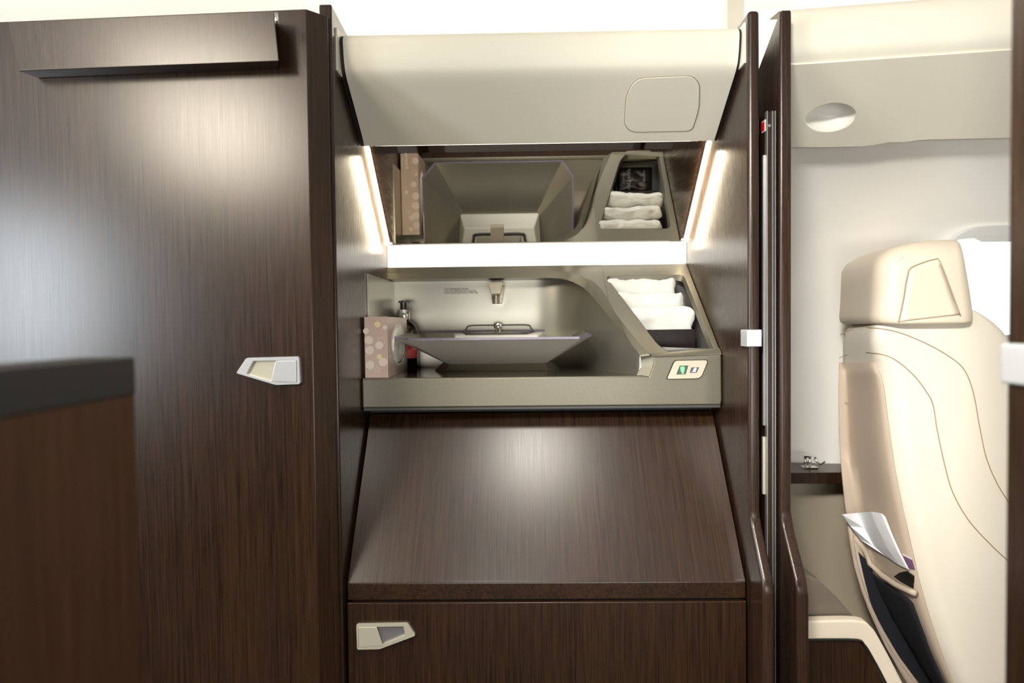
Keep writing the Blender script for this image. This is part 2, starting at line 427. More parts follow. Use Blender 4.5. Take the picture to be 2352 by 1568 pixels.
inn = [at(x, y, 1.474).lerp(S(x, y, -.006), wgt(x, 1240, 1395)) for x, y in inn_px]; inn[0].x = XL+.001
inn_full = catmull(inn+[at(1473, 826, 1.236), at(1472, 842, 1.236), at(1463, 860, 1.236)], 5)
binq = [(1391, 634), (1570, 630.5), (1641, 806), (1536, 809), (1510, 790)]
binh = rounded([S(*p) for p in binq], [.012, .014, .008, .012, .012], 6)
cr_ = catmull(ridge, 5); n0 = 8*5
for p in cr_[n0:]: p.z = H+Sz(p.y)
outer = cr_[n0:]+[P(XR-.001, 1.2405, Sz(1.2405)), P(XR-.001, 1.482, Sz(1.482)), V((cr_[n0].x, 1.482, H+Sz(1.482)))]
sheet_with_holes('surround_top', outer, [binh], HOUS, vu, solid=.003, bevel=.0016)
strip('back_rail', [V((p.x, 1.482, H+.1365)) for p in cr_[:n0+1]], cr_[:n0+1], HOUS, vu, smooth=True)
strip('recess_rim', ridge_full, inn_full, HOUS, vu, smooth=True)
# bin walls: a short lip, then a liner going straight down
bc = sum(binh, V())/len(binh)
lip = [bc+(p-bc)*.955-Sn*.011 for p in binh]
dwn = [V((p.x, p.y, H-.155)) for p in lip]
v, f = loft_vf([binh, [binh[i].lerp(lip[i], .25)-Sn*.0005 for i in range(len(lip))], lip], caps=False); obj('bin_lip', v, f, HOUS, vu, smooth=True)
lq = [(.178, 1.474), (.178, 1.425), (.243, 1.258), (.3815, 1.250), (.3815, 1.474)]
v, f = loft_vf([[P(x, y, Sz(y)-.010) for x, y in lq], [P(x, y, -.100) for x, y in lq]], caps=False); f.append(tuple(range(5, 10))); obj('bin_liner', v, f, LINER, vu)
# front fascia
fx = at(1495, 815, 1.2235).x
fz = .0
fas = [P(XL+.001, 1.2225, -.1022), P(at(1470, 865, 1.222).x, 1.2225, -.1022)]+list(reversed([p for p in fr_pts]))+[P(XR-.001, 1.2235, Sz(1.2405)-.0120), P(XR-.0005, 1.2225, -.150), P(XR-.002, 1.223, -.1605), P(XL+.001, 1.223, -.1605)]
v, f = hull_prism(fas, (0, .012, 0)); obj('fascia', v, f, HOUS, vu, bevel=.0035, seg=4)
# rolled edge between the pod's slope and its front
e1 = [ridge[-1], P(XR-.001, 1.2405, Sz(1.2405))]
e2 = [ridge[-1].lerp(fr_pts[0], .5)+V((0, -.002, .001)), P(XR-.001, 1.229, Sz(1.2405)-.0045)]
e3 = [fr_pts[0], P(XR-.001, 1.2240, Sz(1.2405)-.0125)]
v, f = loft_vf([e1, e2, e3], closed=False); obj('pod_edge', v, f, HOUS, vu, smooth=True)
box('fascia_underside', XL+.002, XR-.002, 1.2255, 1.60, -.1665, -.159, DARKG, vu, bevel=.002)
# deck and recess walls
DZ = -.1025
box('deck', XL+.001, XR-.001, 1.234, 1.56, DZ-.006, DZ, DECK, vu)
wallxy = [V((x, y, 0)) for x, y in [(XL+.001, 1.535), (-.15, 1.535), (.01, 1.535), (.065, 1.529), (.105, 1.510), (.136, 1.476), (.161, 1.428), (.19, 1.357), (.225, 1.268)]]
ww = resample(catmull(wallxy, 6)+[V((.2325, 1.247, 0)), V((.230, 1.238, 0)), V((.221, 1.236, 0))], 71)
inn_u = resample(inn_full, 71)
wtop = [V((p.x, p.y, H+.1065)) for p in ww]
for i in range(71):
    t = wgt(i, 44, 64); wtop[i] = wtop[i].lerp(inn_u[i], t)
wbot = [V((wtop[i].x, wtop[i].y, H+DZ)) for i in range(71)]
strip('back_splash', wtop, wbot, STEEL, vu, smooth=True)
strip('recess_soffit', inn_u, wtop, HOUS, vu, smooth=True)
box('side_splash', XL+.0005, XL+.0035, 1.28, 1.534, DZ, .106, STEEL, vu)
# drain notice
tp = at(1021, 665.5, 1.5335)
text('water_notice', 'NOT DRINKING WATER\nDO NOT DISPOSE HOT LIQUIDS\nPUSH DRAIN BUTTON AFTER USE', .0056, tp, (1, 0, 0), (0, 0, 1), INK, vu, spacing=.86, squash=.95)
# call button panel
def FP(x, y, d=0): return at(x, y, 1.2222-d)
bo = rounded([FP(1548, 827), FP(1628, 825.5), FP(1610, 869.5), FP(1529, 871)], [.006, .007, .010, .004], 6)
bcn = sum(bo, V())/len(bo)
o = prism('button_bezel', bo, (0, -.0012, 0), BLACK, vu)
cp = prism('button_panel', [bcn+(p-bcn)*.955+V((0, -.001, 0)) for p in bo], (0, -.0028, 0), IVORY, vu, bevel=.0018)
cp['label'] = 'champagne button plate with a green and a white lit symbol'
ORG[cp] = ORG[vu]
def plate(name, q, m, par, d, th=.0006, r=.001):
    return prism(name, rounded([FP(x, y, d) for x, y in q], r, 3), (0, -th, 0), m, par)
plate('indicator_window', [(1561, 839.5), (1581, 839), (1575, 859), (1553, 860)], GBLK, cp, .0038)
plate('indicator_window', [(1588, 843.5), (1605.5, 843), (1600, 855.5), (1584, 856)], BBLK, cp, .0038)
plate('green_symbol', [(1563, 842), (1572, 842), (1572.3, 848.5), (1570, 850), (1572, 851), (1570, 854), (1570.5, 857.5), (1565.5, 857.5), (1565.5, 854), (1563, 851), (1565, 849.5), (1563, 848.5)], GREENL, cp, .0045, .0004, .0004)
plate('white_symbol', [(1593, 850.5), (1592.5, 847.5), (1596, 844.5), (1599.5, 844), (1599, 848.5), (1597.5, 851.5), (1597.5, 854), (1592, 853), (1588.5, 854.5)], BLUEL, cp, .0045, .0004, .0004)
# wooden divider in the towel bin
dv = thing('bin_divider', 'dark wooden divider plate standing in the towel bin under the towels', 'divider', P(.25, 1.335, -.1))
q = [at(1440, 758, 1.335), at(1597, 755.5, 1.335), at(1598, 812, 1.335), at(1440, 812, 1.335)]
q[2].z = q[3].z = H-.0995; q[0].x = q[3].x = .222
prism('divider_plate', rounded(q, [.002, .004, .001, .001]), (0, .006, 0), WOODD, dv, bevel=.0008)

# ------------------------------------------------------------------ basin
bs = thing('wash_basin', 'angular grey wash basin with a mauve rim on a bronze foot', 'basin', P(-.055, 1.38, DZ))
YF = 1.250
def rimpts(d=0.0):
    a = at(936, 777.5, YF); b = at(1331, 772, YF); c = at(1358.5, 761, 1.292); e = at(905, 766.5, 1.292)
    zf = (a.z+b.z)/2; a.z = b.z = zf; zc = zf+.004; c.z = e.z = zc
    bl = V((e.x+.002, 1.531, zf+.0125)); br = V((c.x-.002, 1.531, zf+.0125))
    return [a, b, c, br, bl, e]
rp = rimpts(); cx = (rp[0].x+rp[1].x)/2
bb = [P(-.160, 1.372, -.0845), P(.0495, 1.372, -.0845), P(.056, 1.385, -.0845), P(.056, 1.531, -.0845), P(-.1665, 1.531, -.0845), P(-.1665, 1.385, -.0845)]
def shrink(L, s, dz): 
    c = sum(L, V())/len(L); return [V((c.x+(p.x-c.x)*s, min(p.y+.004*(1 if p.y < 1.5 else 0), 1.531), p.z+dz)) for p in L]
rin = shrink(rp, .978, 0); bin_ = shrink(bb, .97, .004)
v, f = loft_vf([[p+V((0, 0, -.0045)) for p in rp], bb], caps=False); del f[3]; f.append(tuple(range(6, 12))); obj('bowl_outside', v, f, BOWL, bs, bevel=.0012)
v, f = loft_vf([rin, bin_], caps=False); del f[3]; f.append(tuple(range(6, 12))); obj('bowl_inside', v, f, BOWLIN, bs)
v, f = loft_vf([[p+V((0, 0, -.0045)) for p in rp], rp, rin], caps=False); obj('rim', v, f, RIM, bs)
# foot
ft = [at(1027, 829, 1.365), at(1250, 827, 1.365)]
tz = H-.0846
top = [V((-.158, 1.376, tz)), V((.047, 1.376, tz)), V((.068, 1.412, tz)), V((.068, 1.53, tz)), V((-.178, 1.53, tz)), V((-.178, 1.412, tz))]
bot = [V((-.168, 1.384, H+DZ)), V((.058, 1.384, H+DZ)), V((.086, 1.425, H+DZ)), V((.086, 1.53, H+DZ)), V((-.198, 1.53, H+DZ)), V((-.198, 1.425, H+DZ))]
v, f = loft_vf([bot, top]); obj('foot', v, f, HOUS, bs, bevel=.0006)
# white drain block at the back of the bowl
dt = [P(-.150, 1.425, -.0235), P(.036, 1.425, -.0235), P(.052, 1.531, -.0195), P(-.166, 1.531, -.0195)]
db = [P(-.166, 1.380, -.079), P(.052, 1.380, -.079), P(.060, 1.531, -.079), P(-.174, 1.531, -.079)]
v, f = loft_vf([db, dt]); obj('drain_block', v, f, WHITE, bs, bevel=.004)
def dtop(x, y, d=0): return P(x, y, -.0235+.004*(y-1.440)/.091+d)
c0 = -.057
def uframe(w0, w1, y0, y1, r, d):
    L = catmull([dtop(c0-w1, y1, d), dtop(c0-w0-.003, y0+.014, d), dtop(c0-w0+.006, y0, d), dtop(c0, y0, d), dtop(c0+w0-.006, y0, d), dtop(c0+w0+.003, y0+.014, d), dtop(c0+w1, y1, d)], 5)
    return L
tube('drain_frame', uframe(.066, .082, 1.443, 1.531, .003, .001), .0042, DARKG, bs)
pc = [dtop(c0-.060, 1.450, .001), dtop(c0+.060, 1.450, .001), dtop(c0+.070, 1.53, .001), dtop(c0-.070, 1.53, .001)]
ap = [dtop(c0-.030, 1.497, .0045), dtop(c0+.030, 1.497, .0045)]
v = pc+ap; f = [(0, 1, 5, 4), (1, 2, 5), (2, 3, 4, 5), (3, 0, 4), (3, 2, 1, 0)]
obj('drain_plate', v, f, STEEL, bs)
tube('overflow_frame', catmull([at(1066, 765, 1.533), at(1071, 755, 1.533), at(1082, 747.5, 1.533), at(1145, 746.5, 1.533), at(1209, 746, 1.533), at(1219, 752, 1.533), at(1226, 763, 1.533)], 5), .0017, DARKG, bs)
kn = at(1144, 768, 1.492); kz = kn.z
lathe('drain_knob', V((kn.x, 1.492, kz-.006)), [(.0, 0), (.0125, 0), (.0125, .004), (.0075, .006), (.0065, .012), (.0065, .020), (.010, .023), (.0105, .030), (.009, .033), (.0, .0335)], CHROME, bs, n=28)

# ------------------------------------------------------------------ tap
tp_ = thing('water_tap', 'small ivory push tap on the silver back wall above the basin', 'tap', at(1140, 660, 1.47))
yt = 1.428
fq = [at(1121, 654, yt), at(1155, 653, yt), at(1149, 675, yt), at(1127, 676, yt)]
bq = [at(1123, 648, 1.534), at(1159, 648, 1.534), at(1152, 690, 1.534), at(1130, 690, 1.534)]
mq = [p+V((0, .006, .005)) for p in fq[:2]]+[fq[3-1]+V((0, .012, 0)), fq[3]+V((0, .012, 0))]
v, f = loft_vf([fq, [fq[0]+V((0, .008, .006)), fq[1]+V((0, .008, .006)), fq[2]+V((0, .010, 0)), fq[3]+V((0, .010, 0))], bq]); obj('push_button', v, f, IVORY, tp_, bevel=.0022)
bq2 = [at(1128, 672, 1.475), at(1159, 655, 1.475), at(1152, 697, 1.475), at(1131, 695, 1.475)]
v, f = loft_vf([bq2, [p+V((0, .062, 0)) for p in bq2]]); obj('tap_body', v, f, NICKEL, tp_, bevel=.002)
c = at(1139.5, 698, 1.470)
lathe('spout', c, [(.0, 0), (.0078, 0), (.0088, .001), (.0088, .024), (.0, .025)], NICKEL, tp_, n=24)
text('push_lettering', 'PUSH', .0078, at(1127.5, 664, yt-.0006)+V((0, 0, 0)), (1, 0, 0), (0, 0, 1), GREYPRINT, tp_)

# ------------------------------------------------------------------ tissue box
tb = thing('tissue_box', 'rose brown tissue box with pale bubble print standing on edge left of the basin', 'tissue box', P(-.29, 1.33, DZ))
bx0, bx1, by0, by1, bz0, bz1 = XL+.0045, -.2632, 1.2355, 1.4450, DZ, DZ+.1205
box('carton', bx0, bx1, by0, by1, bz0, bz1, TISSUEBOX, tb, bevel=.0008)
oc = P(bx1+.0004, 1.345, DZ+.062)
ell = [oc+V((0, .074*math.cos(t), .044*math.sin(t))) for t in [2*math.pi*i/40 for i in range(40)]]
prism('tissue_opening', ell, (.0006, 0, 0), TISSUE, tb)
pf = [oc+V((.0008+.004*(1-(i/6)**2)*math.sin(1), 0, 0)) for i in range(7)]
rings = []
for i in range(6):
    s = 1-.17*i; hgt = .0008+.0035*(1-s*s)**.8
    rings.append([oc+V((hgt+  .0012*noise.noise(V((0, math.cos(t)*3*s, math.sin(t)*3+s))), .070*s*math.cos(t), .040*s*math.sin(t))) for t in [2*math.pi*k/40 for k in range(40)]])
v, f = loft_vf(rings); obj('tissue', v, f, TISSUE, tb, smooth=True)
def disc(c, u, w_, r, r0=0, n=22):
    a = [c+u*r*math.cos(2*math.pi*i/n)+w_*r*math.sin(2*math.pi*i/n) for i in range(n)]
    if not r0: return a, [tuple(range(n))]
    b = [c+u*r0*math.cos(2*math.pi*i/n)+w_*r0*math.sin(2*math.pi*i/n) for i in range(n)]
    return a+b, [(i, (i+1) % n, n+(i+1) % n, n+i) for i in range(n)]
def dots(name, L, m, face):
    vs, fs = [], []
    for i, (x, y, r, r0) in enumerate(L):
        if face == 'front': c = V((at(x, y, by0).x, by0-.0002-.00002*i, at(x, y, by0).z)); v, f = disc(c, V((1, 0, 0)), V((0, 0, 1)), r, r0)
        else: c = P(x, y, bz1+.0002+.00002*i); v, f = disc(c, V((1, 0, 0)), V((0, 1, 0)), r, r0)
        o = len(vs); vs += v; fs += [tuple(j+o for j in q) for q in f]
    o = obj(name, vs, fs, m, tb); o['kind'] = 'stuff'; return o
dots('bubble_print', [(847, 781, .0085, 0), (849, 804, .0085, 0), (850, 838, .0085, 0), (884, 752, .0042, 0), (871, 793, .0078, 0), (880, 831, .0085, 0), (866, 849, .0050, .0043), (876, 783, .0072, .0065), (841, 760, .006, 0)], DOT1, 'front')
dots('bubble_print', [(867, 745, .0058, 0), (871, 819, .0050, 0)], DOT2, 'front')
tx = lambda u: bx0+(bx1-bx0)*u
dots('bubble_print', [(tx(.72), 1.315, .0075, 0), (tx(.82), 1.345, .0095, 0), (tx(.80), 1.37, .010, 0), (tx(.55), 1.40, .007, 0), (tx(.82), 1.42, .0085, 0), (tx(.35), 1.385, .005, .0040), (tx(.78), 1.285, .0065, .0057), (tx(.85), 1.255, .0085, 0), (tx(.30), 1.335, .0045, 0), (tx(.80), 1.395, .0095, 0)], DOT1, 'top')
dots('bubble_print', [(tx(.5), 1.43, .0055, 0), (tx(.88), 1.29, .0035, 0)], DOT2, 'top')
lg = text('brand_lettering', 'Kleenex', .013, P(tx(.26), 1.276, bz1+.0004), (0, -1, 0), (1, 0, 0), PRINTW, tb, shear=.2)
tube('brand_underline', catmull([P(tx(.13), 1.272, bz1+.0003), P(tx(.10), 1.258, bz1+.0003), P(tx(.13), 1.245, bz1+.0003)], 6), .0005, PRINTW, tb, n=6)

# ------------------------------------------------------------------ soap bottle
bt = P(-.2785, 1.4915, DZ)
sb = thing('soap_bottle', 'black hand soap bottle with red label and pump behind the tissue box', 'bottle', bt)
lathe('bottle_body', bt, [(0, 0), (.030, 0), (.0315, .002), (.0315, .088), (.030, .098), (.026, .106), (.019, .112), (.0135, .115), (.0125, .119), (0, .119)], BOTTLE, sb, n=40)
lathe('label', bt, [(.0317, .026), (.0319, .0265), (.0319, .0715), (.0317, .072)], RED, sb, n=40)
arc = [bt+V((.0321*math.cos(t), .0321*math.sin(t), 0)) for t in [math.radians(a) for a in range(-110, 31, 10)]]
strip('label_lower', [p+V((0, 0, .027)) for p in arc], [p+V((0, 0, .044+.006*i/14)) for i, p in enumerate(arc)], REDL, sb, smooth=True)
lathe('collar', bt, [(0, .1175), (.0135, .1175), (.0140, .119), (.0140, .139), (.0135, .140), (0, .140)], COLLAR, sb, n=36)
lathe('pump_stem', bt, [(0, .1402), (.0080, .1402), (.0080, .153), (.0085, .158), (0, .158)], BLACKP, sb, n=28)
v, f = loft_vf([[bt+V((x, s*wd, z)) for s, z in ((-1, zb), (1, zb), (1, zt), (-1, zt))] for x, wd, zb, zt in ((-.011, .0065, .1565, .1605), (.0, .0075, .1555, .162), (.008, .006, .1560, .1615), (.0150, .0042, .1555, .1600), (.0152, .0040, .153, .1598))])
obj('pump_nozzle', v, f, BLACKP, sb, bevel=.0008)
dirn = V((.62, -.785, 0)); 
text('label_lettering', 'HAND', .0068, bt+V((.0225, -.0335, .0465)), (1, .18, 0), (0, 0, 1), ORANGE, sb)
text('label_lettering', 'RE', .0050, bt+V((.0290, -.0318, .0560)), (1, .35, 0), (0, 0, 1), ORANGE, sb)

# ------------------------------------------------------------------ towels in the bin
def towel(label, x0, x1, y0, y1, z0, z1, yaw, seed):
    sx, sy, sz = x1-x0, y1-y0, z1-z0; c = P((x0+x1)/2, (y0+y1)/2, (z0+z1)/2); r = min(sy, sz)*.36
    bm = bmesh.new(); bmesh.ops.create_cube(bm, size=1)
    bmesh.ops.subdivide_edges(bm, edges=bm.edges, cuts=24, use_grid_fill=True)
    bmesh.ops.remove_doubles(bm, verts=bm.verts, dist=1e-5)
    for v_ in bm.verts:
        p = V((v_.co.x*sx, v_.co.y*sy, v_.co.z*sz))
        q = V((max(-sx/2+r, min(sx/2-r, p.x)), max(-sy/2+r, min(sy/2-r, p.y)), max(-sz/2+r, min(sz/2-r, p.z))))
        d = p-q
        if d.length > 1e-7: p = q+d.normalized()*r
        fold = .0035*math.sin(p.z*110+seed+2.2*noise.noise(p*22))*(1 if abs(p.x) > sx*.40 else .35)
        nn = noise.noise_vector(p*30+V((seed, 0, 0)))*.0062+noise.noise_vector(p*95+V((0, 0, seed)))*.0022+noise.noise_vector(p*260+V((0, seed, 0)))*.0009
        v_.co = p+nn+V((fold*(1 if p.x > 0 else -1)*.7, -abs(fold)*.4, 0))
    bm.transform(Matrix.Translation(c) @ Matrix.Rotation(yaw, 4, 'Z'))
    bm.verts.index_update(); v = [x.co.copy() for x in bm.verts]; f = [tuple(x.index for x in q.verts) for q in bm.faces]; bm.free()
    o = obj('towel', v, f, TOWEL, smooth=True, base=c)
    return tag(o, label, 'towel', 'white folded towels in the bin')
towel('folded white terry towel at the front of the bin against the wooden divider', .222, .366, 1.344, 1.384, -.0985, .034, .02, 3)
towel('folded white terry towel in the middle of the three in the bin', .206, .360, 1.386, 1.420, -.0985, .066, -.02, 11)
towel('folded white terry towel at the back of the bin nearest the mirror', .190, .350, 1.422, 1.460, -.0985, .098, .02, 23)
# sachets in front of the divider
def sachet(label, c, sx, sy, tilt, seed, txt):
    bm = bmesh.new(); bmesh.ops.create_grid(bm, x_segments=16, y_segments=20, size=.5)
    for v_ in bm.verts:
        x, y = v_.co.x, v_.co.y; e = max(0, 1-(2*abs(x))**6)*max(0, 1-(2*abs(y))**6)
        v_.co = V((x*sx, y*sy, .0045*e+.0030*e*noise.noise(V((x*5, y*5, seed)))))
    bm.verts.index_update(); v = [x.co.copy() for x in bm.verts]; f = [tuple(x.index for x in q.verts) for q in bm.faces]; bm.free()
    Mx = Matrix.Translation(c) @ Matrix.Rotation(tilt, 4, 'Z')
    r = thing('wipe_sachet', label, 'sachet', c, 'black wipe sachets in the bin')
    obj('pouch', [Mx @ p for p in v], f, PACK, r, smooth=True, solid=.001)
    if txt:
        xd = Mx.to_3x3() @ V((0, -1, 0)); yd = Mx.to_3x3() @ V((1, 0, 0))
        text('brand_lettering', 'WET\u2022NAP', .0125, Mx @ V((-.022, .028, .0085)), xd, yd, GREYPRINT, r)
        text('brand_lettering', 'for hands', .0065, Mx @ V((-.031+.016-.018, .012, .0085)), xd, yd, GREYPRINT, r)
        text('brand_lettering', 'WET\u2022NAP', .0070, Mx @ V((.022, .008, .0075)), xd, yd, GREYPRINT, r)
    return r
sachet('black wipe sachet lying flat at the bottom, under the other sachet', P(.312, 1.292, -.0985), .105, .068, .02, 5, False)
sachet('black wipe sachet with pale lettering lying uppermost in the bin', P(.316, 1.292, -.0925), .094, .066, 0.0, 2, True)

# ------------------------------------------------------------------ cabinet below the vanity
cb = thing('vanity_cabinet', 'dark wenge cabinet with a slanting front under the vanity', 'cabinet', P(.037, 1.3, -H))
x0, x1 = XL+.0045, XR-.0045
tl_ = [P(x0+.0055, 1.272, -.178), P(x1-.0015, 1.272, -.178), P(x1, 1.088, -.4440), P(x0, 1.088, -.4440)]
apr = [P(x0, 1.0845, -.4485), P(x1, 1.0845, -.4485), P(x1, 1.0845, -.4775), P(x0, 1.0845, -.4775)]
side = [(1.272, -.178), (1.0875, -.4445), (1.0850, -.449), (1.0850, -.4775), (1.11, -.4775), (1.30, -.20)]
v, f = hull_prism([P(x0, y, z) for y, z in side], (x1-x0, 0, 0)); obj('slanting_panel', v, f, WOODS, cb, bevel=.0012)
box('shadow_gap', x0+.006, x1-.006, 1.094, 1.30, -.4845, -.4745, BLACK, cb)
box('carcass', x0+.002, x1-.002, 1.105, 1.62, -H, -.485, WOOD, cb)
box('recess_back', XL+.001, XR-.001, 1.29, 1.30, -.47, -.167, BLACK, cb)
box('drawer_front', x0, x1, 1.0815, 1.101, -.86, -.4815, WOOD, cb, bevel=.0012)
latch_handle(cb, [(820, 1430), (937, 1427.5), (956, 1456), (873, 1487), (822, 1488)], P(0, 1.0815, 0), (0, -1, 0),
             [(825, 1437), (862, 1436), (928, 1434.5), (932, 1455), (880, 1476), (825, 1483)], [(825.5, 1437), (867, 1436), (881, 1478), (826, 1482)], (HANDLEC, HANDLEC, GREYM))

# ------------------------------------------------------------------ right side: strike, sliding door, second partition
st = thing('door_strike', 'bright silver strike clip on the edge of the right partition', 'strike', at(1725, 776, 1.08))
z0, z1 = at(1725, 796, 1.078).z-H, at(1725, 757, 1.078).z-H
box('clip', XR-.0035, XR+.0205, 1.0755, 1.0795, z0, z1, HANDLE, st, bevel=.0015)
box('clip_tab', XR-.0045, XR+.0005, 1.0758, 1.108, z0, z1, HANDLE, st, bevel=.0012)
v, f = hull_prism([P(.440, y, z) for y, z in [(1.081, at(1800, 21, 1.081).z-H), (1.081, -.325), (1.069, -.352), (1.022, -.418), (1.014, -.445), (1.014, -H), (1.655, -H), (1.655, .12), (1.46, .30)]], (.0195, 0, 0))
pt = obj('partition', v, f, WOODP, bevel=.004, seg=3, base=P(.45, 1.3, -H))
tag(pt, 'tall dark wooden partition between the door gap and the pale seat', 'partition')
sd = thing('sliding_door', 'retracted sliding door edge with pale metal strips in the gap between partitions', 'door', P(.43, 1.2, -H))
box('door_leaf', .4215, .4335, 1.094, 1.62, -H, .357, WOOD, sd)
box('edge_strip', .4215, .4290, 1.0905, 1.0945, -H, .3565, WOODP, sd)
for xx in (.4205, .4297, .4342): box('metal_strip', xx, xx+.0016, 1.0885, 1.098, -H, .3575, GREYM, sd)
lathe('screw', P(.4255, 1.0905, .3330), [(0, 0), (.0026, 0), (.0026, .0006), (0, .0008)], GREYM, sd, n=16, axis='y')
box('marker_plate', .4195, .4204, 1.0935, 1.1090, .3250, .3450, WHITE, sd, bevel=.0003)
box('red_marker', .4189, .4196, 1.0965, 1.1095, .3275, .3425, REDP, sd)
box('seal', .4175, .4204, 1.097, 1.103, -.18, .285, GREYM, sd)
box('seal', .4170, .4204, 1.097, 1.103, -.30, -.20, HANDLEC, sd)
struct(box('trim_1', .4068, .4395, 1.25, 1.30, -H, .78, CREAM))

# ------------------------------------------------------------------ suite beyond: liners
YW = .13
def lw(x, y0): return y0-YW*(x-.53)
# lower liner
xs = [.459+.06*i for i in range(27)]
wcurve = catmull([(1.272, .372, 0), (1.335, .335, 0), (1.395, .288, 0), (1.445, .238, 0), (1.492, .185, 0), (1.53, .12, 0), (1.568, 0, 0), (1.588, -.12, 0), (1.598, -.36, 0)], 4)
v, f = loft_vf([[P(x, lw(x, 1.598), -H) for x in xs], [P(x, lw(x, 1.598), -.365) for x in xs]], closed=False); struct(obj('wall_lower', v, f, TANW, solid=.01))
v, f = loft_vf([[P(x, lw(x, q.x), q.y) for x in xs] for q in wcurve], closed=False); struct(obj('wall_suite', v, f, CREAMW, smooth=True))
# overhead liner with a round reading lamp recess
ol = thing('suite_liner', 'pale overhead liner panel above the seat with a round reading lamp well', 'panel', P(1.0, 1.2, .36))
p0, p1 = P(.53, 1.262, .352), P(.53, 1.122, .452)
ex = V((1, -YW, 0)).normalized(); es = (p1-p0).normalized(); en = ex.cross(es).normalized()
if en.y > 0: en = -en
lamp = [on_plane(1907+59*math.cos(t)*math.cos(-.16)-33*math.sin(t)*math.sin(-.16), 266+59*math.cos(t)*math.sin(-.16)+33*math.sin(t)*math.cos(-.16), p0, en) for t in [2*math.pi*i/48 for i in range(48)]]
edge_px = [(1812, 336), (1900, 334), (1985, 332), (2012, 328), (2040, 323), (2080, 322.5), (2100, 319), (2125, 317), (2322, 313), (2700, 296)]
ob = [on_plane(x, y, p0, en) for x, y in edge_px]
ob[0].x = .4598
tr = p1+ex*((ob[-1]-p1).dot(ex)); tl2 = p1+ex*((.4598-p1.x)/ex.x)
sheet_with_holes('sloped_liner', ob+[tr, tl2], [lamp], CREAM, ol, solid=.004)
def lrow(off_y, z): return [P(x, lw(x, off_y), z) for x in xs]
v, f = loft_vf([lrow(1.122, .4520), lrow(1.112, .4615), lrow(1.107, .476), lrow(1.106, .505), lrow(1.108, .532), lrow(1.122, .545), lrow(1.17, .552)], closed=False); obj('upper_liner', v, f, CREAM, ol, smooth=True)
rl = [p+V((0, .022, .012)) for p in ob]
strip('liner_return', ob, rl, CREAM, ol)
lc = sum(lamp, V())/48
r1 = [lc+(p-lc)*1.0-en*.001 for p in lamp]; r2 = [lc+(p-lc)*.96-en*.012 for p in lamp]; r3 = [lc+(p-lc)*.75-en*.026 for p in lamp]; r4 = [lc+(p-lc)*.3-en*.032 for p in lamp]
v, f = loft_vf([r1, r2, r3, r4], caps=False); f.append(tuple(range(144, 192))); obj('lamp_well', v, f, WHITE, ol, smooth=True)
v, f = loft_vf([[lc+(p-lc)*1.04+en*.0002 for p in lamp], [lc+(p-lc)*1.01+en*.0018 for p in lamp], [lc+(p-lc)*.97+en*.0002 for p in lamp]], caps=False); obj('lamp_ring', v, f, CREAMW, ol, smooth=True)
el = [p+en*.0012 for p in ob[6:9]]
v, f = loft_vf([el, [p+es*.006 for p in el]], closed=False); obj('edge_strip', v, f, GREYL, ol)
# window
wn_ = thing('window_1', 'bright cabin window with a pale shade housing behind the seat', 'window', P(1.25, 1.5, .1))
wn_['kind'] = 'structure'
wp, wnn = P(.53, 1.492, .185), V((-YW, -1, -.40)).normalized()
W_ = lambda x, y, d=0: on_plane(x, y, wp+wnn*d, wnn)
pane = rounded([W_(2172, 556, .004), W_(2480, 548, .004), W_(2480, 960, .004), W_(2200, 960, .004)], .03)
prism('window_glow', pane, -wnn*.003, SKY, wn_)
prism('window_pane', [p+wnn*.004 for p in pane], wnn*.001, GLASS, wn_)
hs = catmull([W_(2168, 556), W_(2190, 537), W_(2215, 524), W_(2245, 516), W_(2330, 513), W_(2480, 508)], 5)
prism('shade_housing', [p+wnn*.006 for p in hs]+[W_(2480, 548, .006), W_(2330, 541, .006), W_(2245, 541, .006), W_(2200, 546, .006)], wnn*.012, GREYL, wn_, bevel=.003)
prism('shade_grip', rounded([W_(2230, 541, .012), W_(2380, 540, .012), W_(2370, 553, .012), W_(2250, 554, .012)], .004), wnn*.006, GREYL, wn_, bevel=.001)
sil = [W_(2200, 556, .006), W_(2172, 600, .006), W_(2172, 930, .006), W_(2215, 965, .006), W_(2480, 965, .006)]
tube('window_frame', catmull(sil, 6), .004, CREAMW, wn_)
# ledge
sh = thing('side_ledge', 'dark brown ledge along the cabin wall left of the seat', 'ledge', P(.8, 1.5, -.37))
lz = -.3525
lf = [P(.4605, 1.470, lz), P(1.0, 1.470, lz), P(1.0, 1.535, lz), P(.4605, 1.605, lz)]
prism('ledge_board', lf, (0, 0, -.026), WOOD, sh, bevel=.0015)
tube('ledge_seam', [at(1880+38, 1079, 1.585)+V((0, -.02, .0)), at(1932, 1090, 1.53)], .001, BLACK, sh)
ft_ = thing('seat_fitting', 'small shiny metal tie-down fitting on the brown ledge', 'fitting', P(.70, 1.52, lz))
fb = at(1858, 1096, 1.52); fb.z = H+lz
box_ = lambda c, a, b, c2: box_vf(c.x-a, c.x+a, c.y-b, c.y+b, c.z-H, c.z-H+c2)
v, f = box_vf(fb.x-.016, fb.x+.018, 1.508, 1.530, lz, lz+.003); obj('base_plate', v, f, CHROME, ft_, bevel=.001)
for dx in (-.009, .002): tube('post', [V((fb.x+dx, 1.52, H+lz+.002)), V((fb.x+dx, 1.52, H+lz+.027))], .0030, CHROME, ft_)
lathe('post_cap', V((fb.x-.0035, 1.52, H+lz+.0265)), [(0, 0), (.0095, 0), (.0095, .0035), (0, .0045)], CHROME, ft_, n=20)
tube('hook', catmull([V((fb.x+.012, 1.515, H+lz+.027)), V((fb.x+.014, 1.513, H+lz+.018)), V((fb.x+.023, 1.511, H+lz+.011)), V((fb.x+.034, 1.511, H+lz+.017))], 5), .0026, CHROME, ft_)

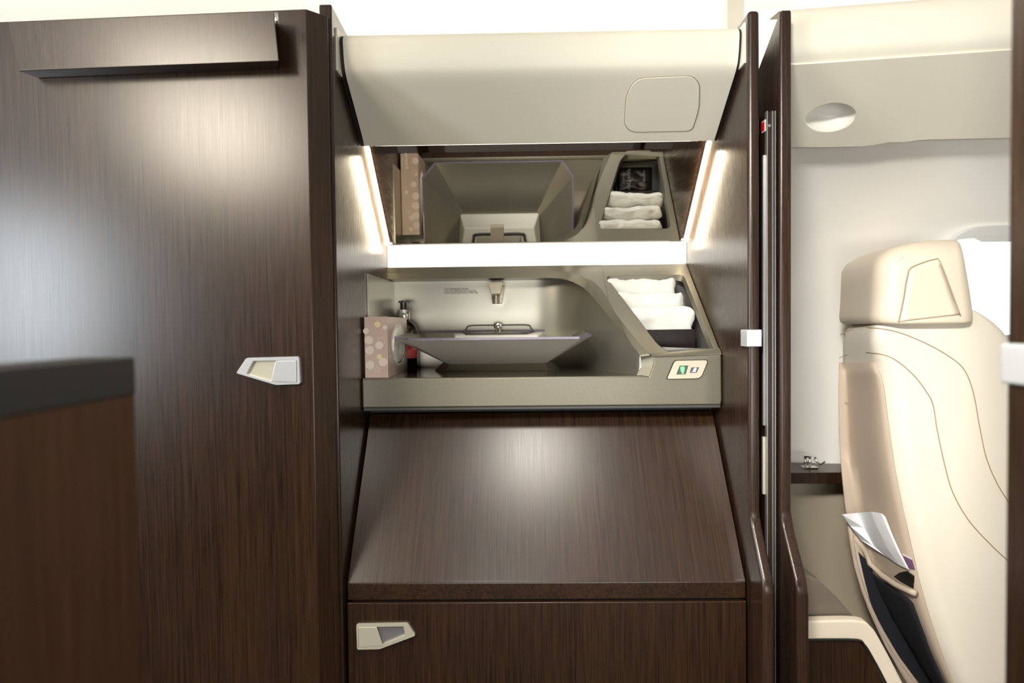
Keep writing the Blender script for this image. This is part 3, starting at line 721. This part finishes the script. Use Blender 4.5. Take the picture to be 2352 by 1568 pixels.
# ------------------------------------------------------------------ seat
seat = thing('armchair', 'cream leather swivel armchair seen from behind right of the partition', 'seat', P(.95, 1.35, -H))
def ring(z, nl, fl_, frx, nrx, yn, yf, r, n=7, bulge=.012):
    q = [V((nl, yn, z)), V((nrx, yn, z)), V((frx, yf, z)), V((fl_, yf, z))]
    rr = rounded(q, r, n)
    # slight bulge of the near face
    c_ = (nl+nrx)/2; hw = (nrx-nl)/2
    return [V((p.x, p.y-bulge*max(0, 1-((p.x-c_)/max(hw, 1e-3))**2)*max(0, min(1, (yf-p.y)/(yf-yn)))**3, p.z)) for p in rr]
YN, YFa = 1.255, 1.452
rows = [(704, 2120, 2095, 2190), (708, 2085, 2050, 2225), (716, 2055, 2010, 2250), (728, 2032, 1978, 2272), (745, 2015, 1950, 2296), (765, 2006, 1935, 2318), (790, 2008, 1928, 2338), (830, 2020, 1925, 2360), (870, 2030, 1924, 2375), (930, 2038, 1924, 2392), (1000, 2045, 1925, 2408), (1080, 2056, 1929, 2420), (1160, 2072, 1937, 2432), (1240, 2090, 1949, 2440), (1320, 2108, 1965, 2446), (1400, 2130, 1990, 2450), (1480, 2156, 2026, 2450), (1560, 2187, 2072, 2448), (1660, 2230, 2135, 2440), (1800, 2290, 2215, 2420)]
def seat_rows(rows, yn, yf, rfun):
    R_ = []
    for i, (py, pn, pf_, pr) in enumerate(rows):
        z = at(pn, py, yn).z; nl = at(pn, py, yn).x; nr = at(pr, py, yn).x
        # the far corner at the same height
        fl_ = at(pf_, 745+(py-745)*yn/yf, yf).x
        R_.append(ring(z, nl, fl_, nr-.01, nr, yn, yf, rfun(i)))
    return R_
sr = seat_rows(rows, YN, YFa, lambda i: .012+.0035*min(i, 8))
v, f = loft_vf(sr[::-1]); sback = obj('backrest', v, f, LEATHERW, seat, smooth=True)
bvh = BVHTree.FromPolygons([tuple(p) for p in v], [q for q in f])
def hit(px, py, off=0.0, tree=None):
    d = ray(px, py).normalized(); loc, nrm, _, _ = (tree or bvh).ray_cast(EYE, d)
    if loc is None: return at(px, py, 1.40)
    if nrm.dot(d) > 0: nrm = -nrm
    return loc+nrm*off
def seam(name, pts, m, tree=None, r=.0011):
    P2 = catmull([V((x, y, 0)) for x, y in pts if x < 2330], 8); L = [hit(p.x, p.y, .0002, tree) for p in P2]; L = [p for p in L if p is not None]
    o = tube(name, L, r, m, seat, n=6); return o
seam('seam', [(1928, 822), (1955, 812), (1990, 809), (2045, 820), (2095, 858), (2128, 900), (2143, 930), (2152, 985), (2168, 1060), (2188, 1130), (2225, 1195), (2275, 1250), (2318, 1290), (2345, 1312)], STITCH)
seam('seam', [(1930, 768), (1955, 758), (2000, 753), (2060, 762), (2130, 790), (2185, 822), (2215, 850), (2235, 900), (2250, 980), (2265, 1050), (2290, 1110), (2318, 1155), (2345, 1190)], STITCH)
# taupe leather side shell laid over the left flank
def patch(name, fpts, m, off, th, par=seat, nx=9, tree=None):
    """quad-grid patch between two pixel curves, laid on the backrest"""
    A = resample([V((x, y, 0)) for x, y in fpts[0]], 26); B = resample([V((x, y, 0)) for x, y in fpts[1]], 26)
    rows_ = []
    for a_, b_ in zip(A, B):
        row = []
        for k in range(nx):
            q = a_.lerp(b_, k/(nx-1)); h = hit(q.x, q.y, off, tree)
            row.append(h if h is not None else (row[-1] if row else None))
        first = next((h for h in row if h is not None), None)
        if first is None: continue
        row = [h if h is not None else first for h in row]
        rows_.append(row)
    v, f = loft_vf(rows_, closed=False); return obj(name, v, f, m, par, smooth=True, solid=th)
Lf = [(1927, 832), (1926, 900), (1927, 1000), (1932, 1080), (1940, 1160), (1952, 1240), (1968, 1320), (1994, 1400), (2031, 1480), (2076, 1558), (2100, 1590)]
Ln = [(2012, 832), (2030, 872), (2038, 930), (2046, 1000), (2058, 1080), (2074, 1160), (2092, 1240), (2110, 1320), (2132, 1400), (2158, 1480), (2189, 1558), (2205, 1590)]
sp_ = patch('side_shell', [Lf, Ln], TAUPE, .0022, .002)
pk = patch('pocket', [[(1970, 1266), (1984, 1330), (2000, 1390), (2030, 1450), (2066, 1510), (2110, 1568), (2130, 1590)], [(1972, 1268), (2035, 1330), (2105, 1374), (2122, 1420), (2148, 1490), (2182, 1566), (2194, 1590)]], NAVY, .0110, .004, nx=14)
tube('pocket_trim', [hit(x, y, .0125) for x, y in [(1962, 1232), (1985, 1262), (2010, 1290), (2040, 1318), (2070, 1338), (2100, 1352), (2112, 1356)]], .0062, TAUPE, seat)
tube('pocket_trim', [hit(x, y, .010) for x, y in [(1950, 1195), (1957, 1250), (1966, 1300), (1984, 1360), (2012, 1425), (2052, 1495), (2098, 1560), (2115, 1585)]], .0050, TAUPE, seat)
pv = patch('pocket_opening', [[(2058, 1322), (2074, 1334), (2102, 1349)], [(2070, 1313), (2088, 1309), (2103, 1320)]], BLACK, .0050, .001)
# headrest
hr = [(545, 2135, 2105, 2190), (548, 2108, 2070, 2205), (556, 2070, 2030, 2215), (568, 2045, 1995, 2221), (585, 2028, 1965, 2227), (605, 2020, 1946, 2233), (635, 2017, 1933, 2240), (670, 2016, 1929, 2246), (705, 2014, 1929, 2251), (725, 2012, 1931, 2253), (738, 2014, 1940, 2253), (744, 2022, 1965, 2250)]
hrr = []
for i, (py, pn, pf_, pr) in enumerate(hr):
    yn, yf = 1.238, 1.462
    if i < 5: yn += (.055, .045, .03, .018, .008)[i]; yf -= (.04, .03, .02, .01, 0)[i]
    z = at(pn, py, 1.238).z; nl = at(pn, py, yn).x; nr = at(pr, py, yn).x; fl_ = at(pf_, 700, yf).x
    hrr.append(ring(z, nl, min(fl_, nl+.03), nr-.012, nr, yn, yf, .016+.004*min(i, 6), bulge=.016))
v, f = loft_vf(hrr[::-1]); hrest = obj('headrest', v, f, LEATHER, seat, smooth=True)
hb = BVHTree.FromPolygons([tuple(p) for p in v], [q for q in f])
inset = patch('headrest_inset', [[(2066, 738), (2076, 690), (2084, 640), (2092, 618)], [(2204, 722), (2190, 690), (2172, 640), (2158, 604)]], LEATHER, .0018, .0015, tree=hb)
seam('headrest_seam', [(2064, 740), (2074, 690), (2083, 638), (2094, 614), (2145, 596), (2158, 601), (2180, 655), (2206, 726)], STITCH, hb, .0013)
seam('headrest_seam', [(2020, 738), (2024, 690), (2030, 650), (2045, 615), (2075, 590)], LEATHERW, hb, .0009)
lo = text('embossed_lettering', 'Poltrona', .0085, hit(1946, 927, .006), (hit(2005, 930, .004)-hit(1946, 927, .004)), (0, 0, 1), TAUPE, seat)
# paper menu and other things in the pocket
pb = thing('paper_bag', 'white folded paper bag standing in the side pocket of the seat', 'bag', hit(2010, 1240, .02))
def K(x, y, off): return hit(x, y, 0)-ray(x, y).normalized()*off*1.9
g = [[at(1934, 1181, 1.36), K(1968, 1178, .022), K(2000, 1175, .024), K(2024, 1179, .018), K(2034, 1187, .013)],
     [K(1953, 1208, .012), K(1985, 1212, .019), K(2016, 1215, .021), K(2042, 1222, .016), K(2050, 1228, .012)],
     [K(1975, 1238, .009), K(2008, 1255, .014), K(2040, 1262, .017), K(2064, 1270, .014), K(2070, 1274, .011)],
     [K(2040, 1281, .007), K(2052, 1290, .009), K(2066, 1298, .011), K(2082, 1305, .010), K(2088, 1308, .009)]]
v, f = loft_vf(g, closed=False); obj('bag_sheet', v, f, PAPER, pb, solid=.0015)
pc_ = thing('purple_leaflet', 'purple and white leaflet tucked behind the white paper bag', 'leaflet', K(2088, 1290, .004))
prism('leaflet_sheet', [K(2074, 1274, .004), K(2094, 1284, .004), K(2101, 1308, .004), K(2084, 1304, .004)], (0, -.0012, 0), PURP, pc_)
prism('leaflet_edge', [K(2072, 1270, .0045), K(2094, 1282, .0045), K(2094, 1285, .0045), K(2073, 1274, .0045)], (0, -.0012, 0), PAPER, pc_)

# console in front of the seat
co = thing('side_console', 'low wooden side console with a rounded cream top edge beside the seat', 'console', P(.6, 1.15, -H))
yc = 1.13
outl = [at(1838, 1427, yc), at(1968, 1425, yc), at(2002, 1440, yc), at(2028, 1480, yc), at(2070, 1560, yc), at(2150, 1720, yc)]
inl = [at(1838, 1469, yc), at(1962, 1469, yc), at(1985, 1480, yc), at(2003, 1508, yc), at(2035, 1568, yc), at(2112, 1720, yc)]
outl = catmull(outl, 6); inl = catmull(inl, 6)
outl[0].x = inl[0].x = .4602
pv_, pf2 = [], []
bk_ = lambda L: [p+V((0, .022, 0)) for p in L]
v, f = loft_vf([outl, inl, bk_(inl), bk_(outl)], closed=False); n_ = len(outl)
f += [(i, i+1, 3*n_+i+1, 3*n_+i) for i in range(n_-1)]
obj('cream_edge', v, f, LEATHER, co, bevel=.004)
wp2 = [p+V((-.0018, .004, -.0018)) for p in inl]; wp2[0].x = .4602
pan = wp2+[V((wp2[-1].x, yc+.004, .02)), V((.4602, yc+.004, .02))]
prism('wood_panel', pan, (0, .018, 0), WOOD, co)
tube('black_seam', [p+V((0, -.001, 0)) for p in inl], .0016, BLACK, co)
ar = thing('side_fairing', 'taupe sloping fairing behind the cream topped console', 'fairing', P(.58, 1.2, -H))
fq_ = [at(1835, 1292, 1.158), at(1880, 1330, 1.158), at(1922, 1370, 1.158), at(1975, 1432, 1.158), at(2000, 1470, 1.158), at(2040, 1560, 1.158), at(1840, 1560, 1.158)]
fq_[0].x = fq_[-1].x = .4602
prism('fairing_shell', fq_, (0, .07, 0), TAUPEG, ar, bevel=.006)
box('fairing_base', .4605, .62, 1.165, 1.225, -H, -.64, TAUPEG, ar)

# ------------------------------------------------------------------ near things, out of focus
fc = thing('aisle_partition', 'blurred half-height wooden partition with a dark cap in the left foreground', 'partition', P(-.35, .4, -H))
ca, cb_ = at(311, 819, .548), at(311, 906, .548)
box('wood_body', ca.x-.045, ca.x-.001, .18, .547, -H, cb_.z-H+.001, WOODF, fc, bevel=.001)
box('dark_cap', ca.x-.048, ca.x, .16, .548, cb_.z-H, ca.z-H, CAPD, fc, bevel=.002)
fj = thing('door_jamb', 'blurred dark wooden door jamb at the right edge of the view', 'door jamb', P(.45, .45, -H))
dj = ray(2311, 800); YJ = .4395*dj.y/dj.x
box('jamb_board', .4395, .4590, YJ-.10, YJ, -H, .56, WOODP, fj, bevel=.004)
zz0, zz1 = at(2335, 880, YJ).z-H, at(2335, 788, YJ).z-H
box('jamb_strike', .4355, .4605, YJ-.03, YJ+.003, zz0, zz1, HANDLE, fj, bevel=.003)
# ceiling vent
cv = thing('ceiling_cover', 'pale cover plate on the ceiling above the door gap', 'cover', P(.60, 1.55, .77))
cq = [on_plane(x, y, P(0, 0, .7795), V((0, 0, 1))) for x, y in [(1672, -40), (1842, -40), (1822, 6), (1806, 13), (1716, 14), (1700, 8)]]
prism('cover_plate', rounded(cq, .012), (0, 0, -.010), CREAM, cv, bevel=.003)
